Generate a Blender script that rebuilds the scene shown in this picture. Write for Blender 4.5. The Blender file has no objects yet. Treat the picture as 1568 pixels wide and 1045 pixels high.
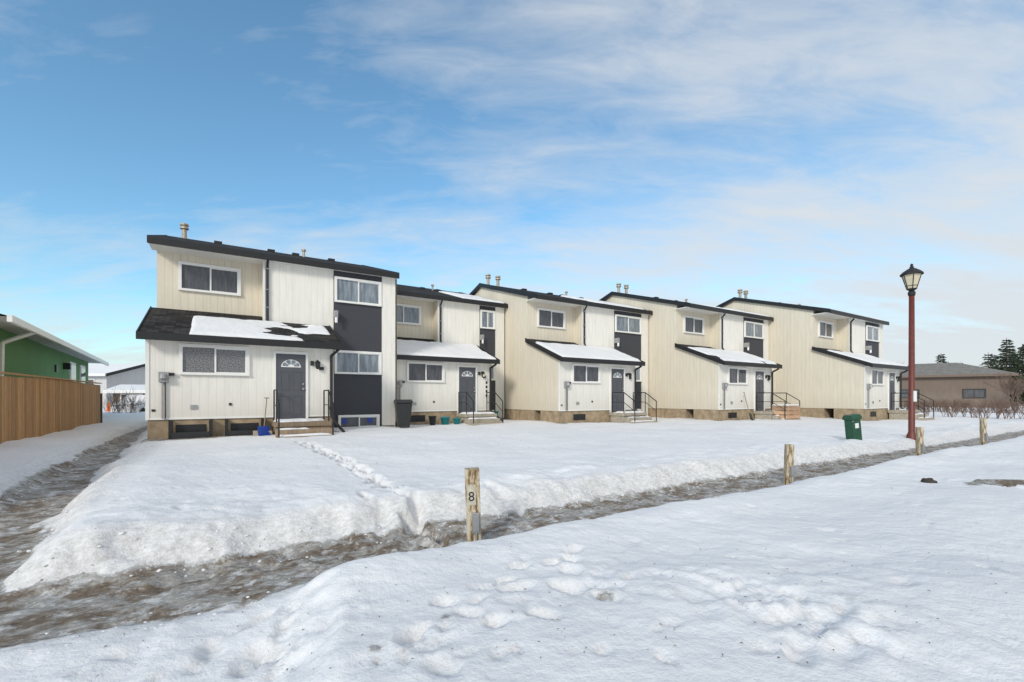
import bpy, math, random
import numpy as np
from mathutils import Vector
random.seed(7)
S=bpy.context.scene
C=bpy.context.collection
DX,DY=0.844,0.5363
TH=math.atan2(DY,DX)
def AB(a,b,z=0.0): return (a*DX-b*DY, a*DY+b*DX, z)

# ---------------------------------------------------------------- numpy noise
def _h(ix,iy,s):
    n=(ix.astype(np.int64)*374761393+iy.astype(np.int64)*668265263+s*1274126177)&0x7fffffff
    n=((n^(n>>13))*1103515245+12345)&0x7fffffff
    n=((n^(n>>15))*69069+1)&0x7fffffff
    return (n&0xffffff)/float(0xffffff)
def vn(x,y,s=0):
    xi=np.floor(x);yi=np.floor(y);fx=x-xi;fy=y-yi
    fx=fx*fx*(3-2*fx);fy=fy*fy*(3-2*fy)
    a=_h(xi,yi,s);b=_h(xi+1,yi,s);c=_h(xi,yi+1,s);d=_h(xi+1,yi+1,s)
    return (a*(1-fx)+b*fx)*(1-fy)+(c*(1-fx)+d*fx)*fy-0.5
def fbm(x,y,s=0,o=4):
    r=0;am=1.0
    for i in range(o):
        c,n=math.cos(i*1.1+.4),math.sin(i*1.1+.4)
        r=r+am*vn((x*c-y*n)*2**i+i*17.3,(x*n+y*c)*2**i-i*9.1,s+i);am*=.5
    return r
def ss(x,a,b):
    t=np.clip((x-a)/(b-a),0,1);return t*t*(3-2*t)

# ---------------------------------------------------------------- materials
def mat(name):
    m=bpy.data.materials.new(name);m.use_nodes=True
    nt=m.node_tree;bs=nt.nodes['Principled BSDF'];return m,nt,bs
def N(nt,t,**k):
    n=nt.nodes.new(t)
    for a,v in k.items():
        if a in('operation','data_type','blend_type','attribute_name','noise_dimensions','wave_type','bands_direction','feature','interpolation_type','clamp'): setattr(n,a,v)
        else: n.inputs[a].default_value=v
    return n
def L(nt,a,b): nt.links.new(a,b)
def ramp(nt,fac,stops):
    r=nt.nodes.new('ShaderNodeValToRGB');L(nt,fac,r.inputs[0])
    e=r.color_ramp.elements
    while len(e)<len(stops): e.new(0.5)
    for i,(p,c) in enumerate(stops):
        e[i].position=p;e[i].color=(c[0],c[1],c[2],1) if not isinstance(c,(int,float)) else (c,c,c,1)
    return r
def mixc(nt,f,a,b,bt='MIX'):
    m=nt.nodes.new('ShaderNodeMix');m.data_type='RGBA';m.blend_type=bt
    for s,v in((0,f),(6,a),(7,b)):
        if hasattr(v,'is_linked') or hasattr(v,'links'): L(nt,v,m.inputs[s])
        elif s==0: m.inputs[0].default_value=v
        else: m.inputs[s].default_value=(*v,1)
    return m.outputs[2]
def math_(nt,op,a,b=None,c=None):
    m=nt.nodes.new('ShaderNodeMath');m.operation=op
    for i,v in enumerate((a,b,c)):
        if v is None: continue
        if isinstance(v,(int,float)): m.inputs[i].default_value=v
        else: L(nt,v,m.inputs[i])
    return m.outputs[0]
def simple(name,col,rough=.6,var=.12,scale=6,metal=0,bump=.0,spec=.5):
    m,nt,bs=mat(name)
    tc=N(nt,'ShaderNodeTexCoord')
    n=N(nt,'ShaderNodeTexNoise',Scale=scale,Detail=6.0,Roughness=.65);L(nt,tc.outputs['Object'],n.inputs['Vector'])
    r=ramp(nt,n.outputs[0],[(.3,[c*(1-var) for c in col]),(.7,[min(1,c*(1+var)) for c in col])])
    L(nt,r.outputs[0],bs.inputs['Base Color'])
    bs.inputs['Roughness'].default_value=rough;bs.inputs['Metallic'].default_value=metal
    bs.inputs['Specular IOR Level'].default_value=spec
    if bump:
        b=N(nt,'ShaderNodeBump',Strength=.5,Distance=bump);L(nt,n.outputs[0],b.inputs['Height']);L(nt,b.outputs[0],bs.inputs['Normal'])
    return m
def siding(name,col,pitch=.2,dirt=.25,gv=.22):
    m,nt,bs=mat(name)
    tc=N(nt,'ShaderNodeTexCoord');sp=N(nt,'ShaderNodeSeparateXYZ');L(nt,tc.outputs['Object'],sp.inputs[0])
    s=math_(nt,'ADD',sp.outputs[0],sp.outputs[1])
    fr=math_(nt,'FRACT',math_(nt,'DIVIDE',s,pitch))
    d=math_(nt,'ABSOLUTE',math_(nt,'SUBTRACT',fr,.5))
    g=math_(nt,'GREATER_THAN',d,.46)            # groove
    wn=N(nt,'ShaderNodeTexWhiteNoise',noise_dimensions='1D');L(nt,math_(nt,'FLOOR',math_(nt,'DIVIDE',s,pitch*6)),wn.inputs['W'])
    mp=N(nt,'ShaderNodeMapping');mp.inputs['Scale'].default_value=(3,3,.5);L(nt,tc.outputs['Object'],mp.inputs[0])
    n=N(nt,'ShaderNodeTexNoise',Scale=2.0,Detail=8.0,Roughness=.7);L(nt,mp.outputs[0],n.inputs['Vector'])
    base=ramp(nt,n.outputs[0],[(.3,[c*(1-dirt*.45) for c in col]),(.62,col)]).outputs[0]
    pv=math_(nt,'MULTIPLY_ADD',wn.outputs[0],.06,.97)
    base=mixc(nt,1.0,base,pv,'MULTIPLY')
    gr=N(nt,'ShaderNodeMapRange');gr.inputs[1].default_value=1.0;gr.inputs[2].default_value=1.9;gr.inputs[3].default_value=.4;gr.inputs[4].default_value=0
    L(nt,sp.outputs[2],gr.inputs[0])
    gf=math_(nt,'MULTIPLY',gr.outputs[0],n.outputs[0])
    base=mixc(nt,gf,base,(.33,.29,.22))
    base=mixc(nt,math_(nt,'MULTIPLY',g,gv),base,(.22,.2,.16))
    L(nt,base,bs.inputs['Base Color']);bs.inputs['Roughness'].default_value=.75;bs.inputs['Specular IOR Level'].default_value=.25
    b=N(nt,'ShaderNodeBump',Strength=.4,Distance=.006);b.invert=True;L(nt,g,b.inputs['Height']);L(nt,b.outputs[0],bs.inputs['Normal'])
    return m
M={}
M['cream']=siding('cream_siding',(.74,.67,.545))
M['white']=siding('white_siding',(.83,.80,.735),gv=.12)
M['green']=siding('green_siding',(.11,.26,.09),.14,gv=.4)
M['brown']=siding('brown_siding',(.20,.15,.12),.3)
M['bgwhite']=siding('house_siding',(.6,.6,.6),.25)
M['dark']=simple('charcoal_stucco',(.052,.054,.063),.85,.12,30,bump=.004)
M['black']=simple('black_trim',(.012,.012,.013),.5,.2)
M['trim']=simple('white_trim',(.8,.79,.76),.5,.04)
M['door']=simple('grey_door_paint',(.085,.088,.1),.45,.06)
M['metal']=simple('grey_metal',(.35,.35,.35),.45,.15,8,metal=.5)
M['pipe']=simple('flue_metal',(.42,.36,.28),.5,.3,9,metal=.3)
M['found']=simple('parged_foundation',(.34,.26,.17),.9,.35,3.5,bump=.01)
M['bin']=simple('bin_plastic',(.02,.021,.023),.45,.2)
M['teal']=simple('teal_plastic',(.01,.22,.24),.4,.1)
M['blue']=simple('blue_plastic',(.01,.05,.3),.4,.1)
M['utility']=simple('utility_green',(.012,.07,.035),.5,.25)
M['red']=simple('lamp_post_red',(.14,.03,.02),.5,.3,12)
M['lens']=simple('lantern_glass',(.62,.55,.40),.25,.08)
M['rock']=simple('dark_rock',(.05,.04,.035),.9,.4,8,bump=.02)
M['concrete']=simple('concrete',(.36,.32,.26),.9,.25,8,bump=.004)
M['bark']=simple('bark',(.10,.075,.06),.95,.3,15)
M['twig']=simple('twigs',(.17,.115,.09),.95,.3,10)
M['tyre']=simple('tyre_rubber',(.02,.02,.02),.9,.1)
M['carp']=simple('car_paint',(.6,.6,.62),.3,.05)
M['litter']=simple('dead_leaf',(.13,.075,.04),.9,.4,5)
M['orange']=simple('orange_plastic',(.8,.16,.02),.5,.1)
M['tag']=simple('white_label',(.75,.75,.72),.6,.05)
M['oldpaint']=simple('chipped_paint',(.5,.46,.37),.8,.3,25)
M['bgroof']=simple('grey_roof',(.20,.185,.17),.9,.3,3)
def needles():
    m,nt,bs=mat('needles');g=N(nt,'ShaderNodeNewGeometry')
    r=ramp(nt,g.outputs['Random Per Island'],[(0,(.015,.03,.018)),(1,(.06,.085,.045))])
    L(nt,r.outputs[0],bs.inputs['Base Color']);bs.inputs['Roughness'].default_value=.9;return m
M['needles']=needles()
def wood(name,c1,c2,gz=9.0):
    m,nt,bs=mat(name);tc=N(nt,'ShaderNodeTexCoord');g=N(nt,'ShaderNodeNewGeometry')
    mp=N(nt,'ShaderNodeMapping');mp.inputs['Scale'].default_value=(9,9,.8);L(nt,tc.outputs['Object'],mp.inputs[0])
    n=N(nt,'ShaderNodeTexNoise',Scale=gz/3,Detail=8.0,Roughness=.7,Distortion=.6);L(nt,mp.outputs[0],n.inputs['Vector'])
    r=ramp(nt,n.outputs[0],[(.3,c1),(.7,c2)])
    k=math_(nt,'MULTIPLY_ADD',g.outputs['Random Per Island'],.5,.7)
    L(nt,mixc(nt,1.0,r.outputs[0],k,'MULTIPLY'),bs.inputs['Base Color']);bs.inputs['Roughness'].default_value=.8
    b=N(nt,'ShaderNodeBump',Strength=.5,Distance=.004);L(nt,n.outputs[0],b.inputs['Height']);L(nt,b.outputs[0],bs.inputs['Normal'])
    return m
M['fence']=wood('cedar_fence',(.33,.17,.07),(.56,.33,.15))
M['deck']=wood('deck_wood',(.20,.14,.09),(.36,.27,.19))
M['crate']=wood('crate_wood',(.42,.24,.13),(.62,.42,.28))
def postwood():
    m,nt,bs=mat('peeling_post');tc=N(nt,'ShaderNodeTexCoord')
    mp=N(nt,'ShaderNodeMapping');mp.inputs['Scale'].default_value=(7,7,1.3);L(nt,tc.outputs['Object'],mp.inputs[0])
    n=N(nt,'ShaderNodeTexNoise',Scale=3.5,Detail=9.0,Roughness=.75);L(nt,mp.outputs[0],n.inputs['Vector'])
    r=ramp(nt,n.outputs[0],[(.37,(.06,.04,.028)),(.45,(.24,.155,.08)),(.5,(.38,.29,.17)),(.54,(.54,.48,.37)),(.72,(.6,.54,.45))])
    L(nt,r.outputs[0],bs.inputs['Base Color']);bs.inputs['Roughness'].default_value=.85
    b=N(nt,'ShaderNodeBump',Strength=.7,Distance=.005);L(nt,n.outputs[0],b.inputs['Height']);L(nt,b.outputs[0],bs.inputs['Normal'])
    return m
M['post']=postwood()
def shingle():
    m,nt,bs=mat('asphalt_shingles');tc=N(nt,'ShaderNodeTexCoord')
    br=N(nt,'ShaderNodeTexBrick',Scale=1.0);br.inputs['Brick Width'].default_value=.3;br.inputs['Row Height'].default_value=.14;br.inputs['Mortar Size'].default_value=.008
    br.inputs['Color1'].default_value=(.02,.019,.02,1);br.inputs['Color2'].default_value=(.06,.055,.052,1);br.inputs['Mortar'].default_value=(.008,.008,.008,1)
    L(nt,tc.outputs['Object'],br.inputs['Vector'])
    n=N(nt,'ShaderNodeTexNoise',Scale=3.0,Detail=8.0);L(nt,tc.outputs['Object'],n.inputs['Vector'])
    L(nt,mixc(nt,1.0,br.outputs[0],math_(nt,'MULTIPLY_ADD',n.outputs[0],1.0,.5),'MULTIPLY'),bs.inputs['Base Color']);bs.inputs['Roughness'].default_value=.95
    bs.inputs['Specular IOR Level'].default_value=.15
    return m
M['shingle']=shingle()
def glass(name,c1,c2,lace=False):
    m,nt,bs=mat(name);tc=N(nt,'ShaderNodeTexCoord')
    mp=N(nt,'ShaderNodeMapping');mp.inputs['Scale'].default_value=(1,1,1) if lace else (1,1,.15);L(nt,tc.outputs['Object'],mp.inputs[0])
    n=N(nt,'ShaderNodeTexNoise',Scale=34.0 if lace else 9.0,Detail=5.0,Roughness=.7);L(nt,mp.outputs[0],n.inputs['Vector'])
    r=ramp(nt,n.outputs[0],[(.4,c1),(.62,c2)])
    L(nt,r.outputs[0],bs.inputs['Base Color']);bs.inputs['Roughness'].default_value=.6
    bs.inputs['Coat Weight'].default_value=1.0;bs.inputs['Coat Roughness'].default_value=.02
    return m
M['glass']=glass('window_glass',(.03,.032,.04),(.075,.077,.09))
M['glass_lace']=glass('window_glass_lace',(.04,.04,.045),(.26,.26,.27),True)
M['glass_light']=glass('window_glass_blinds',(.12,.15,.18),(.27,.31,.35))
def snowmat(name='snow',ground=False):
    m,nt,bs=mat(name);tc=N(nt,'ShaderNodeTexCoord')
    n1=N(nt,'ShaderNodeTexNoise',Scale=.7,Detail=6.0);L(nt,tc.outputs['Object'],n1.inputs['Vector'])
    n2=N(nt,'ShaderNodeTexNoise',Scale=7.0,Detail=10.0,Roughness=.62);L(nt,tc.outputs['Object'],n2.inputs['Vector'])
    n3=N(nt,'ShaderNodeTexNoise',Scale=70.0,Detail=4.0,Roughness=.7);L(nt,tc.outputs['Object'],n3.inputs['Vector'])
    base=ramp(nt,n1.outputs[0],[(.3,(.77,.77,.785)),(.7,(.84,.835,.84))]).outputs[0]
    hgt=math_(nt,'MULTIPLY_ADD',n3.outputs[0],.14,n2.outputs[0])
    if ground:
        at=N(nt,'ShaderNodeAttribute',attribute_name='path')
        sl=N(nt,'ShaderNodeAttribute',attribute_name='slush')
        mp=N(nt,'ShaderNodeMapping');mp.inputs['Rotation'].default_value=(0,0,-TH);L(nt,tc.outputs['Object'],mp.inputs[0])
        mp2=N(nt,'ShaderNodeMapping');mp2.inputs['Scale'].default_value=(1,1.7,1);L(nt,mp.outputs[0],mp2.inputs[0])
        p1=N(nt,'ShaderNodeTexNoise',Scale=2.3,Detail=9.0,Roughness=.7);L(nt,mp2.outputs[0],p1.inputs['Vector'])
        p2=N(nt,'ShaderNodeTexNoise',Scale=13.0,Detail=9.0,Roughness=.78);L(nt,mp2.outputs[0],p2.inputs['Vector'])
        p3=N(nt,'ShaderNodeTexNoise',Scale=4.5,Detail=10.0,Roughness=.75,Distortion=.3);L(nt,tc.outputs['Object'],p3.inputs['Vector'])
        conc=ramp(nt,p2.outputs[0],[(.32,(.09,.065,.045)),(.5,(.20,.155,.115)),(.68,(.34,.285,.225))]).outputs[0]
        ice=ramp(nt,p2.outputs[0],[(.35,(.23,.21,.19)),(.52,(.38,.36,.335)),(.66,(.64,.63,.61))]).outputs[0]
        bare=ramp(nt,p1.outputs[0],[(.46,0.0),(.55,1.0)]).outputs[0]
        pc=mixc(nt,bare,ice,conc)
        pk=ramp(nt,p3.outputs[0],[(.535,0.0),(.61,.85)]).outputs[0]
        pc=mixc(nt,pk,pc,(.66,.66,.66))
        f=math_(nt,'ADD',at.outputs['Fac'],math_(nt,'MULTIPLY',math_(nt,'SUBTRACT',p3.outputs[0],.5),1.6))
        f=ramp(nt,f,[(.42,0.0),(.60,1.0)]).outputs[0]
        sf=math_(nt,'MULTIPLY',sl.outputs['Fac'],ramp(nt,p2.outputs[0],[(.4,0.05),(.65,.8)]).outputs[0])
        base=mixc(nt,sf,base,(.46,.44,.415))
        base=mixc(nt,f,base,pc)
        rr=nt.nodes.new('ShaderNodeMapRange');L(nt,math_(nt,'MULTIPLY',f,bare),rr.inputs[0])
        rr.inputs[1].default_value=0;rr.inputs[2].default_value=1;rr.inputs[3].default_value=.8;rr.inputs[4].default_value=.62
        L(nt,rr.outputs[0],bs.inputs['Roughness'])
        hgt=math_(nt,'ADD',hgt,math_(nt,'MULTIPLY',math_(nt,'MULTIPLY',p2.outputs[0],f),.6))
    else: bs.inputs['Roughness'].default_value=.75
    L(nt,base,bs.inputs['Base Color'])
    bs.inputs['Specular IOR Level'].default_value=.18
    b=N(nt,'ShaderNodeBump',Strength=.75,Distance=.045);L(nt,hgt,b.inputs['Height']);L(nt,b.outputs[0],bs.inputs['Normal'])
    return m
M['snow']=snowmat();M['ground']=snowmat('snow_ground',True)

# ---------------------------------------------------------------- mesh builder
class B:
    def __init__(s): s.v=[];s.f=[];s.m=[];s.mats=[]
    def mi(s,k):
        if k not in s.mats: s.mats.append(k)
        return s.mats.index(k)
    def poly(s,pts,k):
        i=len(s.v);s.v+= [tuple(p) for p in pts];s.f.append(tuple(range(i,i+len(pts))));s.m.append(s.mi(k));return s
    def box(s,x0,x1,y0,y1,z0,z1,k):
        P=[(x,y,z) for z in(z0,z1) for y in(y0,y1) for x in(x0,x1)]
        i=len(s.v);s.v+=P
        for q in((0,2,3,1),(4,5,7,6),(0,1,5,4),(2,6,7,3),(0,4,6,2),(1,3,7,5)):
            s.f.append(tuple(i+j for j in q));s.m.append(s.mi(k))
        return s
    def tube(s,p,q,r0,r1,k,n=8,cap=True):
        p=Vector(p);q=Vector(q);d=(q-p).normalized()
        u=d.orthogonal().normalized();w=d.cross(u);i=len(s.v)
        for c,r in((p,r0),(q,r1)):
            for j in range(n):
                t=2*math.pi*j/n;s.v.append(tuple(c+u*math.cos(t)*r+w*math.sin(t)*r))
        for j in range(n):
            s.f.append((i+j,i+(j+1)%n,i+n+(j+1)%n,i+n+j));s.m.append(s.mi(k))
        if cap:
            s.f.append(tuple(i+j for j in range(n))[::-1]);s.m.append(s.mi(k))
            s.f.append(tuple(i+n+j for j in range(n)));s.m.append(s.mi(k))
        return s
    def path(s,pts,r,k,n=6):
        for a,b in zip(pts[:-1],pts[1:]): s.tube(a,b,r,r,k,n)
        return s
    def extr(s,prof,x0,x1,k,ks=None):
        i=len(s.v);n=len(prof)
        s.v+=[(x0,y,z) for y,z in prof]+[(x1,y,z) for y,z in prof]
        s.f.append(tuple(range(i,i+n)));s.m.append(s.mi(ks or k))
        s.f.append(tuple(range(i+2*n-1,i+n-1,-1)));s.m.append(s.mi(ks or k))
        for j in range(n):
            s.f.append((i+j,i+n+j,i+n+(j+1)%n,i+(j+1)%n));s.m.append(s.mi(k))
        return s
    def lathe(s,c,prof,k,n=16):
        i=len(s.v)
        for r,z in prof:
            for j in range(n):
                t=2*math.pi*j/n;s.v.append((c[0]+r*math.cos(t),c[1]+r*math.sin(t),c[2]+z))
        for a in range(len(prof)-1):
            for j in range(n):
                s.f.append((i+a*n+j,i+a*n+(j+1)%n,i+(a+1)*n+(j+1)%n,i+(a+1)*n+j));s.m.append(s.mi(k))
        return s
    def obj(s,name,parent=None,smooth=False,bev=0):
        me=bpy.data.meshes.new(name);me.from_pydata(s.v,[],s.f)
        for k in s.mats: me.materials.append(M[k])
        me.polygons.foreach_set('material_index',s.m)
        if smooth: me.polygons.foreach_set('use_smooth',[True]*len(s.f))
        me.update();o=bpy.data.objects.new(name,me);C.objects.link(o)
        if parent: o.parent=parent
        if bev:
            b=o.modifiers.new('bevel','BEVEL');b.width=bev;b.segments=2;b.limit_method='ANGLE'
        return o
def empty(name,loc=(0,0,0),rz=0):
    e=bpy.data.objects.new(name,None);e.location=loc;e.rotation_euler=(0,0,rz);e.empty_display_size=.3;C.objects.link(e);return e

# ---------------------------------------------------------------- ground
def axis(segs):
    o=[segs[0][0]]
    for a,b,d in segs:
        n=max(1,int(round((b-a)/d)));o+=list(np.linspace(a,b,n+1)[1:])
    return np.array(o)
aa=axis([(-700,-100,120),(-100,-20,8),(-20,-6,.6),(-6,-3.2,.1),(-3.2,6,.03),(6,10,.05),(10,18,.09),(18,40,.3),(40,100,6),(100,900,160)])
bb=axis([(-300,-20,70),(-20,-2,2),(-2,.9,.15),(.9,6.2,.03),(6.2,9,.05),(9,13,.09),(13,22,.2),(22,40,.8),(40,120,8),(120,900,150)])
A,Bm=np.meshgrid(aa,bb)
units=[(-1.75,5.75,18.05),(5.75,12.4,20.8),(12.4,20.2,18.1),(20.2,28.0,15.6),(28.0,35.7,12.5)]
near=np.exp(-((A/60)**2+(Bm/60)**2))
wob=.18*vn(A*.9,Bm*.9,3)+.12*vn(A*3.1,Bm*3.1,4)+.07*vn(A*7.3,Bm*7.3,6)
def height(A,Bm):
    lawn=.32+.13*ss(Bm,6,15)+.11*fbm(A*.35,Bm*.35,11,3)+.03*fbm(A*1.4,Bm*1.4,12,3)
    lawn=lawn+.06*np.exp(-((Bm-5.95)/.5)**2)*(1+vn(A*1.3,Bm,8))
    lawn=lawn+.07*fbm(A*2.6,Bm*2.6,14,3)*np.exp(-((Bm-6.0)/1.0)**2)
    lawn=lawn+.06*np.exp(-((A+.9)/.5)**2)*(1-ss(Bm,9,13))
    lawn=lawn-.12*ss(A,12,20)*(1-ss(Bm,6,9))
    e1=ss(Bm+wob,5.04,5.6)
    lawnmask_r=ss(A+wob*1.2+.05*(Bm-5),-1.75,-1.15)
    strip=1-ss(A+wob,-3.05,-2.5)
    sidez=.02+.24*ss(Bm,7,16)
    sidez=np.where(Bm<5.0,.02,sidez)
    left=sidez+(.24+.08*fbm(A,Bm,5,3))*strip*ss(Bm+wob,4.6,5.6)
    left=np.maximum(left,0)
    far=left*(1-lawnmask_r)+lawn*lawnmask_r
    far=(far*e1 + .01*(1-e1))
    up=ss(A+wob*.8+.12*(3.5-Bm),.25,.75)
    plate=.05+.17*up+.11*fbm(A*.45,Bm*.45,21,2)*up+.04*fbm(A*1.5+3,Bm*1.5,22,3)
    plate=plate+.05*up*np.exp(-((Bm-3.55)/.35)**2)
    e2=1-ss(Bm+wob*.9,3.7,4.25)
    nearz=plate*e2+.01*(1-e2)
    m=ss(Bm,4.4,4.8)
    z=nearz*(1-m)+far*m
    z=z+.10*np.exp(-((A-9)/9)**2-((Bm-1.2)/1.3)**2)
    return z
Z=height(A,Bm)
walk=ss(Bm+wob*.9,3.95,4.25)*(1-ss(Bm+wob,5.0,5.35))
side=ss(A+wob,-2.9,-2.6)*(1-ss(A+wob*1.2+.05*(Bm-5),-1.75,-1.45))*ss(Bm,4.6,5)*(1-ss(Bm,26,30))
path=np.maximum(walk*(1-.25*ss(A,14,24)),side)
path=np.where(A<-3.6,path*(1-ss(-A,3.6,5)),path)
slush=np.maximum(ss(Bm+wob,3.75,4.1)*(1-ss(Bm+wob,5.35,5.85)),ss(A+wob,-3.2,-2.8)*(1-ss(A,-1.5,-1.1))*ss(Bm,4,5)*(1-ss(Bm,26,30)))
slush=np.where(A<-7,0,slush)
rough=np.maximum(walk,side)
Z+=rough*(.018*fbm(A*5,Bm*5,31,4)+.016*fbm(A*14,Bm*14,32,2))
calm=.35+.65*ss(vn(A*.5,Bm*.5,91),-.15,.2)
Z+=(1-rough)*near*calm*(.016*fbm(A*4,Bm*4,33,4))
Xw=A*DX-Bm*DY;Yw=A*DY+Bm*DX
tr=(1-ss(A+.12*(3.5-Bm),.2,.7))*(Bm<4.2)*near
Z+=tr*(.045*fbm(A*3.0,Bm*3.0,35,4))
def pix(x,y,z):
    t=(1.6-z)*696.9/(y-608);u=(x-784)/696.9;return (u*t,t)
def crumb(x,y,r,amp,sc=7,el=2.0,ang=.5):
    global Z
    X,Y=pix(x,y,.2);c,s=math.cos(ang),math.sin(ang);dx=Xw-X;dy=Yw-Y
    q=((dx*c+dy*s)/(r*el))**2+((-dx*s+dy*c)/r)**2
    k=np.exp(-q)*(q<8)
    n=fbm(Xw*sc,Yw*sc,71,4);Z+=k*amp*np.sign(n)*np.abs(n)**.6*(.3+.9*ss(vn(Xw*1.7,Yw*1.7,72),-.2,.3))
crumb(1150,950,.35,.035,9,2.2,-.5);crumb(1400,1010,.5,.04,9,1.8,-.5);crumb(1300,900,.5,.016,6);crumb(500,960,.3,.025,8,2,.9)
crumb(640,1000,.35,.026,7);crumb(900,880,.4,.022,7);crumb(200,1000,.5,.024,6);crumb(1000,760,.35,.06,5,5,.56)
crumb(620,800,.35,.06,5,4,.56);crumb(1250,700,.3,.06,4,6,.56);crumb(300,850,.3,.045,5,4,.56)
def dent(X,Y,r,d,el=1.0,ang=0.0,rim=.15):
    global Z,slush
    k=(np.abs(Xw-X)<r*5)&(np.abs(Yw-Y)<r*5)
    if not k.any(): return
    dx=Xw[k]-X;dy=Yw[k]-Y;c,s=math.cos(ang),math.sin(ang)
    nz=1+.5*vn(dx*14+X*9,dy*14+Y*9,77)
    p=(dx*c+dy*s)/(r*el)*nz;q=(-dx*s+dy*c)/r*nz;q2=p*p+q*q
    Z[k]+= -d*np.exp(-q2**2.2)+rim*d*np.exp(-((np.sqrt(q2)-1.35)/.35)**2)*(.6+1.6*vn(dx*11+X*5,dy*11,78))
    slush[k]=np.maximum(slush[k],.6*np.exp(-q2**2))
def trail(pts,z,step,r,d,side=.11,jit=.03,skip=0):
    W=[Vector(pix(x,y,z)) for x,y in pts];n=0
    for a,b in zip(W[:-1],W[1:]):
        l=(b-a).length;m=max(1,int(l/step));dr=(b-a)/l;pe=Vector((-dr.y,dr.x))
        for i in range(m):
            p=a+dr*(i+.5)*l/m+pe*(side if n%2 else -side)+Vector((random.uniform(-jit,jit),random.uniform(-jit,jit)));n+=1
            if random.random()<skip: continue
            dent(p.x,p.y,r*random.uniform(.8,1.2),d*random.uniform(.6,1.2),1.8,math.atan2(dr.y,dr.x)+random.uniform(-.3,.3))
T0=[(462,682),(520,702),(590,738),(700,795)]
trail(T0,.36,.27,.085,.12,.07);trail(T0,.36,.3,.06,.09,.1,.05);trail(T0,.36,.33,.07,.08,.04,.06)
trail([(740,905),(790,880),(850,858),(900,885)],.22,.2,.05,.06,.06)
trail([(600,985),(680,962),(800,966),(870,970)],.2,.2,.045,.06,.05)
trail([(640,930),(700,925),(820,905),(905,925),(960,930)],.2,.25,.055,.05,.08,.06,.25)
trail([(340,1040),(350,960),(420,900)],.08,.3,.065,.05,.1)
trail([(560,1030),(590,980),(650,1010),(730,1040)],.2,.3,.055,.04,.1,.06,.2)
trail([(1010,890),(900,950)],.2,.3,.05,.035,.08,.06,.4)
trail([(1180,1030),(1250,960),(1380,900)],.2,.32,.05,.03,.09,.05,.3)
trail([(760,742),(800,758),(870,775)],.33,.35,.09,.06,.1,.07)
trail([(560,760),(600,790),(640,830)],.3,.35,.09,.06,.1,.07,.2)
trail([(250,780),(330,800),(420,815)],.3,.6,.06,.03,.1,.1,.3)
for _ in range(110):
    x=random.uniform(60,1540);y=random.uniform(760,1040);X,Y=pix(x,y,.2)
    dent(X,Y,random.uniform(.02,.055),random.uniform(.01,.035),random.uniform(1,2),random.uniform(0,3))
def rut(pts,z,w,d):
    global Z
    W=[Vector(pix(x,y,z)) for x,y in pts]
    best=np.full(Xw.shape,9.0);al=np.zeros(Xw.shape);acc=0
    for a,b in zip(W[:-1],W[1:]):
        ab=b-a;l=ab.length;t=np.clip(((Xw-a.x)*ab.x+(Yw-a.y)*ab.y)/l**2,0,1)
        dd=np.hypot(Xw-a.x-t*ab.x,Yw-a.y-t*ab.y);u=dd<best
        best=np.where(u,dd,best);al=np.where(u,acc+t*l,al);acc+=l
    k=np.exp(-(best/w)**4)
    Z-=k*d*(.6+.6*np.sin(al*75)*(.5+vn(Xw*3,Yw*3,44))+.8*fbm(Xw*12,Yw*12,46,2))*(.6+1.1*vn(Xw*1.5,Yw*1.5,45))
    Z+=np.exp(-((best-w*1.35)/(w*.3))**2)*d*.3
rut([(1000,895),(1090,918),(1220,965),(1330,1010),(1420,1060)],.2,.09,.036)
rut([(1060,890),(1180,925),(1330,975),(1560,1020)],.2,.08,.028)
rut([(1480,735),(1568,748),(1700,770)],.25,.16,.07)
rut([(445,905),(432,960),(415,1050)],.15,.05,.04)
px,py=pix(1545,744,.2)
pd=np.hypot((Xw-px)*.55,(Yw-py)*1.6);path=np.maximum(path,.9*(1-ss(pd+.3*vn(Xw*3,Yw*3,50),.25,.6)))
for (x,y,r) in [(925,925,.10),(680,962,.10),(850,968,.06),(575,1010,.05),(760,935,.04)]:
    X,Y=pix(x,y,.2);k=np.exp(-(np.hypot(Xw-X,(Yw-Y)*1.5)/r)**2);path=np.maximum(path,.6*k);slush=np.maximum(slush,k)
for i,(a0,a1,b0) in enumerate(units):
    f=b0-2.4
    k=(A>a0-.1)*(A<a0+4.9)*(Bm<f+.3)
    path=np.maximum(path,k*(1-ss(f-Bm+.35*vn(A*2,Bm*2,60),.15 if i else .35,.45 if i else .85))*(.9 if i==0 else .62))
verts=np.stack([Xw.ravel(),Yw.ravel(),Z.ravel()],1)
ny,nx=A.shape
idx=np.arange(nx*ny).reshape(ny,nx)
faces=np.stack([idx[:-1,:-1].ravel(),idx[:-1,1:].ravel(),idx[1:,1:].ravel(),idx[1:,:-1].ravel()],1)
me=bpy.data.meshes.new('snow_ground')
me.vertices.add(len(verts));me.vertices.foreach_set('co',verts.ravel())
me.loops.add(faces.size);me.loops.foreach_set('vertex_index',faces.ravel())
me.polygons.add(len(faces));me.polygons.foreach_set('loop_start',np.arange(0,faces.size,4));me.polygons.foreach_set('loop_total',np.full(len(faces),4))
me.update(calc_edges=True);me.polygons.foreach_set('use_smooth',np.ones(len(faces),bool))
for nm,arr in(('path',path),('slush',slush)):
    at=me.attributes.new(nm,'FLOAT','POINT');at.data.foreach_set('value',arr.ravel().astype(np.float32))
me.materials.append(M['ground']);g=bpy.data.objects.new('snow_ground',me);C.objects.link(g)
def gz(a,b):
    ia=int(np.argmin(abs(aa-a)));ib=int(np.argmin(abs(bb-b)));return float(Z[ib,ia])
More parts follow.
